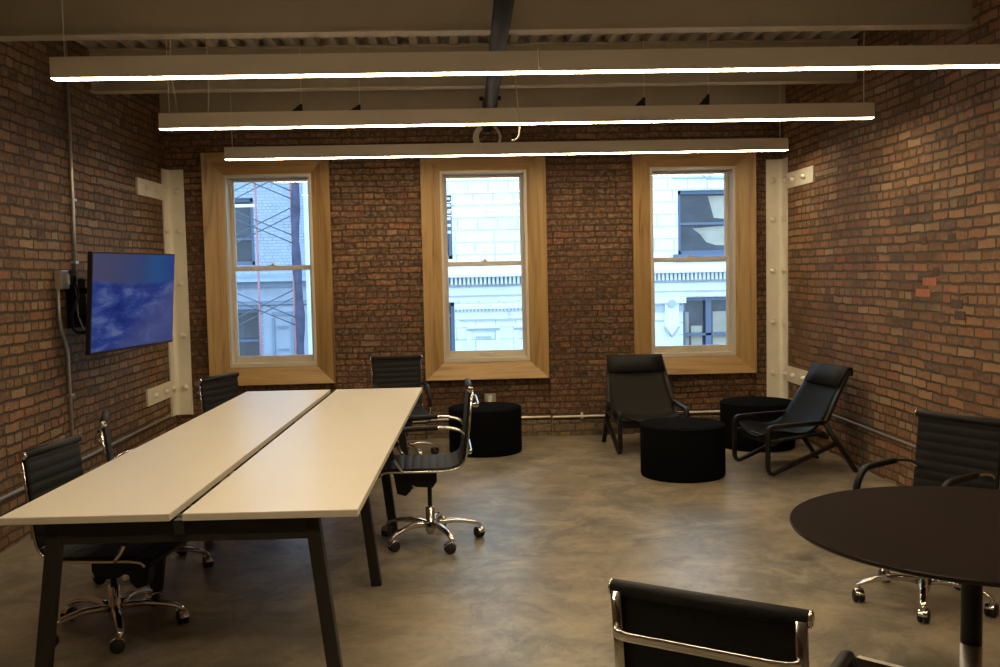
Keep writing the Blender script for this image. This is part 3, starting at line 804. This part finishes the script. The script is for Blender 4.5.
# ------------------------------------------------------------------ outside: buildings across the street, scaffold
FY = 24.
def facade_window(t, x0, x1, z0, z1, rails=(), mulls=(), glass='darkglass', extra=None):
    f = MB()
    fw = .09
    for a, c_ in (((x0, z0), (x0 + fw, z1)), ((x1 - fw, z0), (x1, z1)), ((x0, z0), (x1, z0 + fw)), ((x0, z1 - fw), (x1, z1))):
        f.box((a[0], FY + .12, a[1]), (c_[0], FY + .28, c_[1]), M['winframe'])
    for z in rails: f.box((x0, FY + .14, z - .03), (x1, FY + .26, z + .03), M['winframe'])
    for x in mulls: f.box((x - .07, FY + .14, z0), (x + .07, FY + .26, z1), M['winframe'])
    w = f.build('window', t)
    g = MB(); g.box((x0, FY + .29, z0), (x1, FY + .31, z1), M[glass]); g.build('glazing', w)
    return w
def wall_with_holes(t, x0, x1, z0, z1, holes, mat, name='wall'):
    b = MB(); xs_ = sorted({x0, x1, *[h[0] for h in holes], *[h[1] for h in holes]}); zs_ = sorted({z0, z1, *[h[2] for h in holes], *[h[3] for h in holes]})
    for i in range(len(xs_) - 1):
        run = None
        for j in range(len(zs_) - 1):
            cx_, cz_ = (xs_[i] + xs_[i + 1]) / 2, (zs_[j] + zs_[j + 1]) / 2
            if any(h[0] < cx_ < h[1] and h[2] < cz_ < h[3] for h in holes): continue
            b.box((xs_[i], FY, zs_[j]), (xs_[i + 1], FY + .35, zs_[j + 1]), mat)
    b.box((x0, FY + .9, z0), (x1, FY + 1., z1), M['darkglass'])
    return b.build(name, t)
t = empty('stone_building', (0, 0, 0), 0, 'pale stone building with dentil cornice seen across the street through the windows', 'building')
H = [(-2.2, -.275, 1.90, 3.47), (-2.2, -.265, -1.6, .83), (5.327, 7.4, 1.90, 3.48), (5.43, 7.5, -1.6, .83)]
wall_with_holes(t, -3.55, 16., -4.5, 11., H, M['stone'])
w = facade_window(t, *H[0], rails=(2.66,))
b = MB()
for k in range(6): b.box((-1.2, FY + .10, 3.36 - k * .165), (-.30, FY + .115, 3.43 - k * .165), M['stone_p'])  # pale bars paint a reflection across this dark window
b.build('blind_and_reflection', w)
facade_window(t, *H[1], rails=(.5,))
w = facade_window(t, *H[2], rails=(2.66,))
b = MB(); b.prism([(5.75, 2.55), (6.9, 2.62), (6.9, 2.10), (6.35, 2.12), (6.1, 2.2), (5.95, 2.4)], FY + .284, FY + .289, M['curtain_and_reflection'], 'y'); b.prism([(6.15, 3.35), (6.9, 3.35), (6.9, 2.75), (6.3, 2.8)], FY + .284, FY + .289, M['curtain_and_reflection'], 'y'); b.build('blind_and_reflection', w)  # beige patches stand in for a reflection in the glazing
w = facade_window(t, *H[3], rails=(-.11,), mulls=(6.11,))
b = MB(); b.box((6.25, FY + .284, -1.0), (6.75, FY + .289, .45), M['curtain_and_reflection']); b.box((5.70, FY + .284, -1.), (5.98, FY + .289, .10), M['curtain_and_reflection']); b.box((5.53, FY + .284, -1.), (5.64, FY + .289, .45), M['curtain_and_reflection']); b.build('blind_and_reflection', w)
b = MB(); b.box((5.2, FY - .12, 1.74), (7.5, FY + .1, 1.90), M['winframe']); b.build('window_sill', t)
# cornice
b = MB(); b.prism([(FY + .02, 1.72), (FY - .30, 1.66), (FY - .42, 1.52), (FY - .42, 1.45), (FY + .02, 1.45)], -3.55, 16., M['stone_p'], 'x'); cor = b.build('cornice', t)
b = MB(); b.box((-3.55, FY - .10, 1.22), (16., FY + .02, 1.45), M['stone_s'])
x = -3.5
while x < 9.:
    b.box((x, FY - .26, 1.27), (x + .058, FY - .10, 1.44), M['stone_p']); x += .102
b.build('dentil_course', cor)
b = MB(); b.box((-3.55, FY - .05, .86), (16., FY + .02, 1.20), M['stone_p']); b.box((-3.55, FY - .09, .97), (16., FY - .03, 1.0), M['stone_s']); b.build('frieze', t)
b = MB(); b.box((-.25, FY - .08, .60), (4.68, FY + .02, .66), M['stone_s']); b.box((-.25, FY - .16, .66), (4.68, FY + .02, .72), M['stone_p'])
x = -.2
while x < 4.6: b.box((x, FY - .11, .60), (x + .05, FY - .08, .655), M['stone_p']); x += .09
b.box((-.1, FY - .07, .37), (4.68, FY + .02, .41), M['stone_s']); b.box((-.25, FY - .05, .41), (1.05, FY + .02, .6), M['stone_p']); b.box((1.12, FY - .05, .41), (4.68, FY + .02, .6), M['stone_p'])
b.build('string_course', t)
for x0, x1 in ((.03, .85), (1.2, 2.2), (2.6, 3.6)):
    b = MB(); b.box((x0, FY - .06, .12), (x1, FY + .02, .19), M['stone_s']); b.box((x0, FY - .10, .18), (x1, FY + .02, .22), M['stone_p'])
    b.box((x0, FY - .05, -1.2), (x0 + .1, FY + .02, .12), M['stone_p']); b.box((x1 - .1, FY - .05, -1.2), (x1, FY + .02, .12), M['stone_p'])
    b.box((x0 + .22, FY - .05, -.06), (x1 - .22, FY + .02, -.02), M['stone_s']); b.build('carved_panel', t)
# pilaster with capital and pendant
b = MB(); b.box((4.30, FY - .14, -4.), (5.30, FY + .02, .70), M['stone_p'], .01); b.box((4.22, FY - .26, .70), (5.46, FY + .02, .86), M['stone_p'], .01)
b.box((4.60, FY - .19, .50), (4.92, FY - .13, .66), M['stone_s']); b.box((5.30, FY - .12, .50), (5.42, FY + .02, .66), M['stone_s']); b.box((4.60, FY - .17, .26), (4.92, FY - .13, .29), M['stone_s'])
b.prism([(4.93, .70), (5.28, .70), (5.28, .12), (5.105, -.12), (4.93, .12)], FY - .22, FY - .13, M['stone_p'], 'y')
b.tube([(4.93, FY - .22, .12), (5.105, FY - .22, -.12), (5.28, FY - .22, .12)], .03, M['stone_s'], 6)
b.lathe([(.10, -.02), (.10, .05), (.06, .07)], M['stone_s'], (5.1, FY - .26, .70), 14, 'y'); b.build('pilaster', t)
b = MB(); b.tube([(5.85, FY - .02, 3.98), (6.05, FY - .03, 3.75), (6.3, FY - .02, 3.98)], .02, M['stone_s'], 6); b.tube([(5.2, FY - .02, 3.78), (5.98, FY - .03, 3.78)], .02, M['stone_s'], 6); b.tube([(6.05, FY - .03, 3.76), (7.6, FY - .03, 3.76)], .025, M['stone_s'], 6); b.build('carved_panel', t)

t = empty('brick_building', (0, 0, 0), 0, 'white painted brick building behind the scaffold, seen through the window beside the television', 'building')
H = [(-8., -5.107, 1.86, 3.49), (-8., -5.02, -1.6, .78)]
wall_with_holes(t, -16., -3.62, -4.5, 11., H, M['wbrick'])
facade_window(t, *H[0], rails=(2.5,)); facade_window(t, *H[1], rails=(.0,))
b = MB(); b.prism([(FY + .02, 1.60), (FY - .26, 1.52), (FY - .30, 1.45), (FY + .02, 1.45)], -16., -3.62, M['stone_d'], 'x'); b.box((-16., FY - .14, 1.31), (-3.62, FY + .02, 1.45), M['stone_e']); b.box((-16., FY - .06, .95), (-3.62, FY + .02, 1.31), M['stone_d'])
b.prism([(FY + .02, .98), (FY - .15, .95), (FY - .15, .88), (FY + .02, .86)], -16., -3.62, M['stone_e'], 'x'); b.build('cornice', t)
b = MB(); b.box((-4.95, FY - .08, -4.), (-3.64, FY + .02, .86), M['stone_d'], .01); b.box((-4.72, FY - .13, .62), (-4.22, FY - .07, .70), M['stone_e'])
for x in (-4.70, -4.24): b.box((x - .03, FY - .12, -3.), (x + .03, FY - .07, .55), M['stone_e'])
b.box((-4.6, FY - .11, .30), (-4.34, FY - .07, .36), M['stone_e']); b.box((-4.6, FY - .11, -.25), (-4.34, FY - .07, -.20), M['stone_e']); b.build('pilaster', t)

SY = 20.
t = empty('scaffold', (0, 0, 0), 0, 'steel scaffold with crossed braces in front of the white brick building', 'scaffold')
b = MB(); pp = []
zz = -4.
while zz < 6.: pp.append((-3.40 + .012 * (1.6 - zz) * -1. * .0 + .02 * sin(zz * 2.1), SY, zz)); zz += .3
b.tube(pp, .085, M['netting'], 10, scales=[1. + .18 * sin(i * 1.7) for i in range(len(pp))]); b.build('wrapped_post', t)
for x, m in ((-4.22, 'redtie'), (-3.50, 'redtie'), (-6.2, 'redtie')):
    b = MB(); b.tube([(x, SY + .1, -4.), (x, SY + .1, 6.)], .022 if x != -3.5 else .028, M[m], 8); b.build('upright', t)
for z0 in (-1.2, .42, 2.1, 3.0, 4.3):
    for o in (0, .16):
        b = MB(); b.tube([(-6.2, SY + .06, z0 + o + 1.35), (-3.50, SY + .06, z0 + o - .05 + .2)], .012, M['braces'], 6); b.build('brace', t)
        b = MB(); b.tube([(-6.2, SY + .14, z0 + o - .55), (-3.50, SY + .14, z0 + o + .72)], .012, M['braces'], 6); b.build('brace', t)
b = MB(); b.box((-6.2, SY + .12, 3.0), (-4.2, SY + .16, 3.06), M['stone_p']); b.build('plank', t)
b = MB(); b.box((-3.27, SY + .2, -4.), (-2.95, SY + .24, 6.), M['stone_p'])
for k in range(14): b.box((-3.16, SY + .19, -1. + k * .37), (-3.10, SY + .2, -.95 + k * .37), M['braces'])
b.build('side_panel', t)
b = MB(); b.box((-60, YB + 2., -4.6), (60, 60., -4.5), M['asphalt']); tag(b.build('street'), kind='structure')

# ------------------------------------------------------------------ daylight, camera, view
w = bpy.data.worlds.new('daylight'); S.world = w; w.use_nodes = True
nt = w.node_tree; bg = nt.nodes['Background']; N = NT(nt)
tc = nt.nodes.new('ShaderNodeTexCoord'); sp = nt.nodes.new('ShaderNodeSeparateXYZ'); nt.links.new(tc.outputs['Generated'], sp.inputs[0])
cl = N.ramp(sp.outputs[2], [(0., (.62, .82, 1.)), (.5, (.50, .74, 1.)), (1., (.42, .68, 1.))])
nt.links.new(cl, bg.inputs['Color']); bg.inputs['Strength'].default_value = 3.4

cam = bpy.data.cameras.new('camera'); co = bpy.data.objects.new('camera', cam); COL.objects.link(co)
F, PIT, YAW, ROL = 969.6, .065, .0355, -.0213
cam.sensor_width = 36.; cam.lens = F * 36. / 1000.; cam.clip_start = .05; cam.clip_end = 300
f = Vector((sin(YAW) * cos(PIT), cos(YAW) * cos(PIT), -sin(PIT))); r = Vector((cos(YAW), -sin(YAW), 0)); u = r.cross(f)
r2 = r * cos(ROL) + u * sin(ROL); u2 = u * cos(ROL) - r * sin(ROL)
co.matrix_world = Matrix(((r2.x, u2.x, -f.x, 0), (r2.y, u2.y, -f.y, 0), (r2.z, u2.z, -f.z, 1.6), (0, 0, 0, 1)))
S.camera = co
vs = S.view_settings; S.display_settings.display_device = 'sRGB'
vs.view_transform = 'Standard'; vs.look = 'None'; vs.exposure = 0.; vs.gamma = 1.; vs.use_curve_mapping = False
cy = S.cycles
cy.use_denoising = True; cy.max_bounces = 8; cy.diffuse_bounces = 5; cy.glossy_bounces = 4; cy.transparent_max_bounces = 12
cy.sample_clamp_indirect = 6.; cy.caustics_reflective = False; cy.caustics_refractive = False
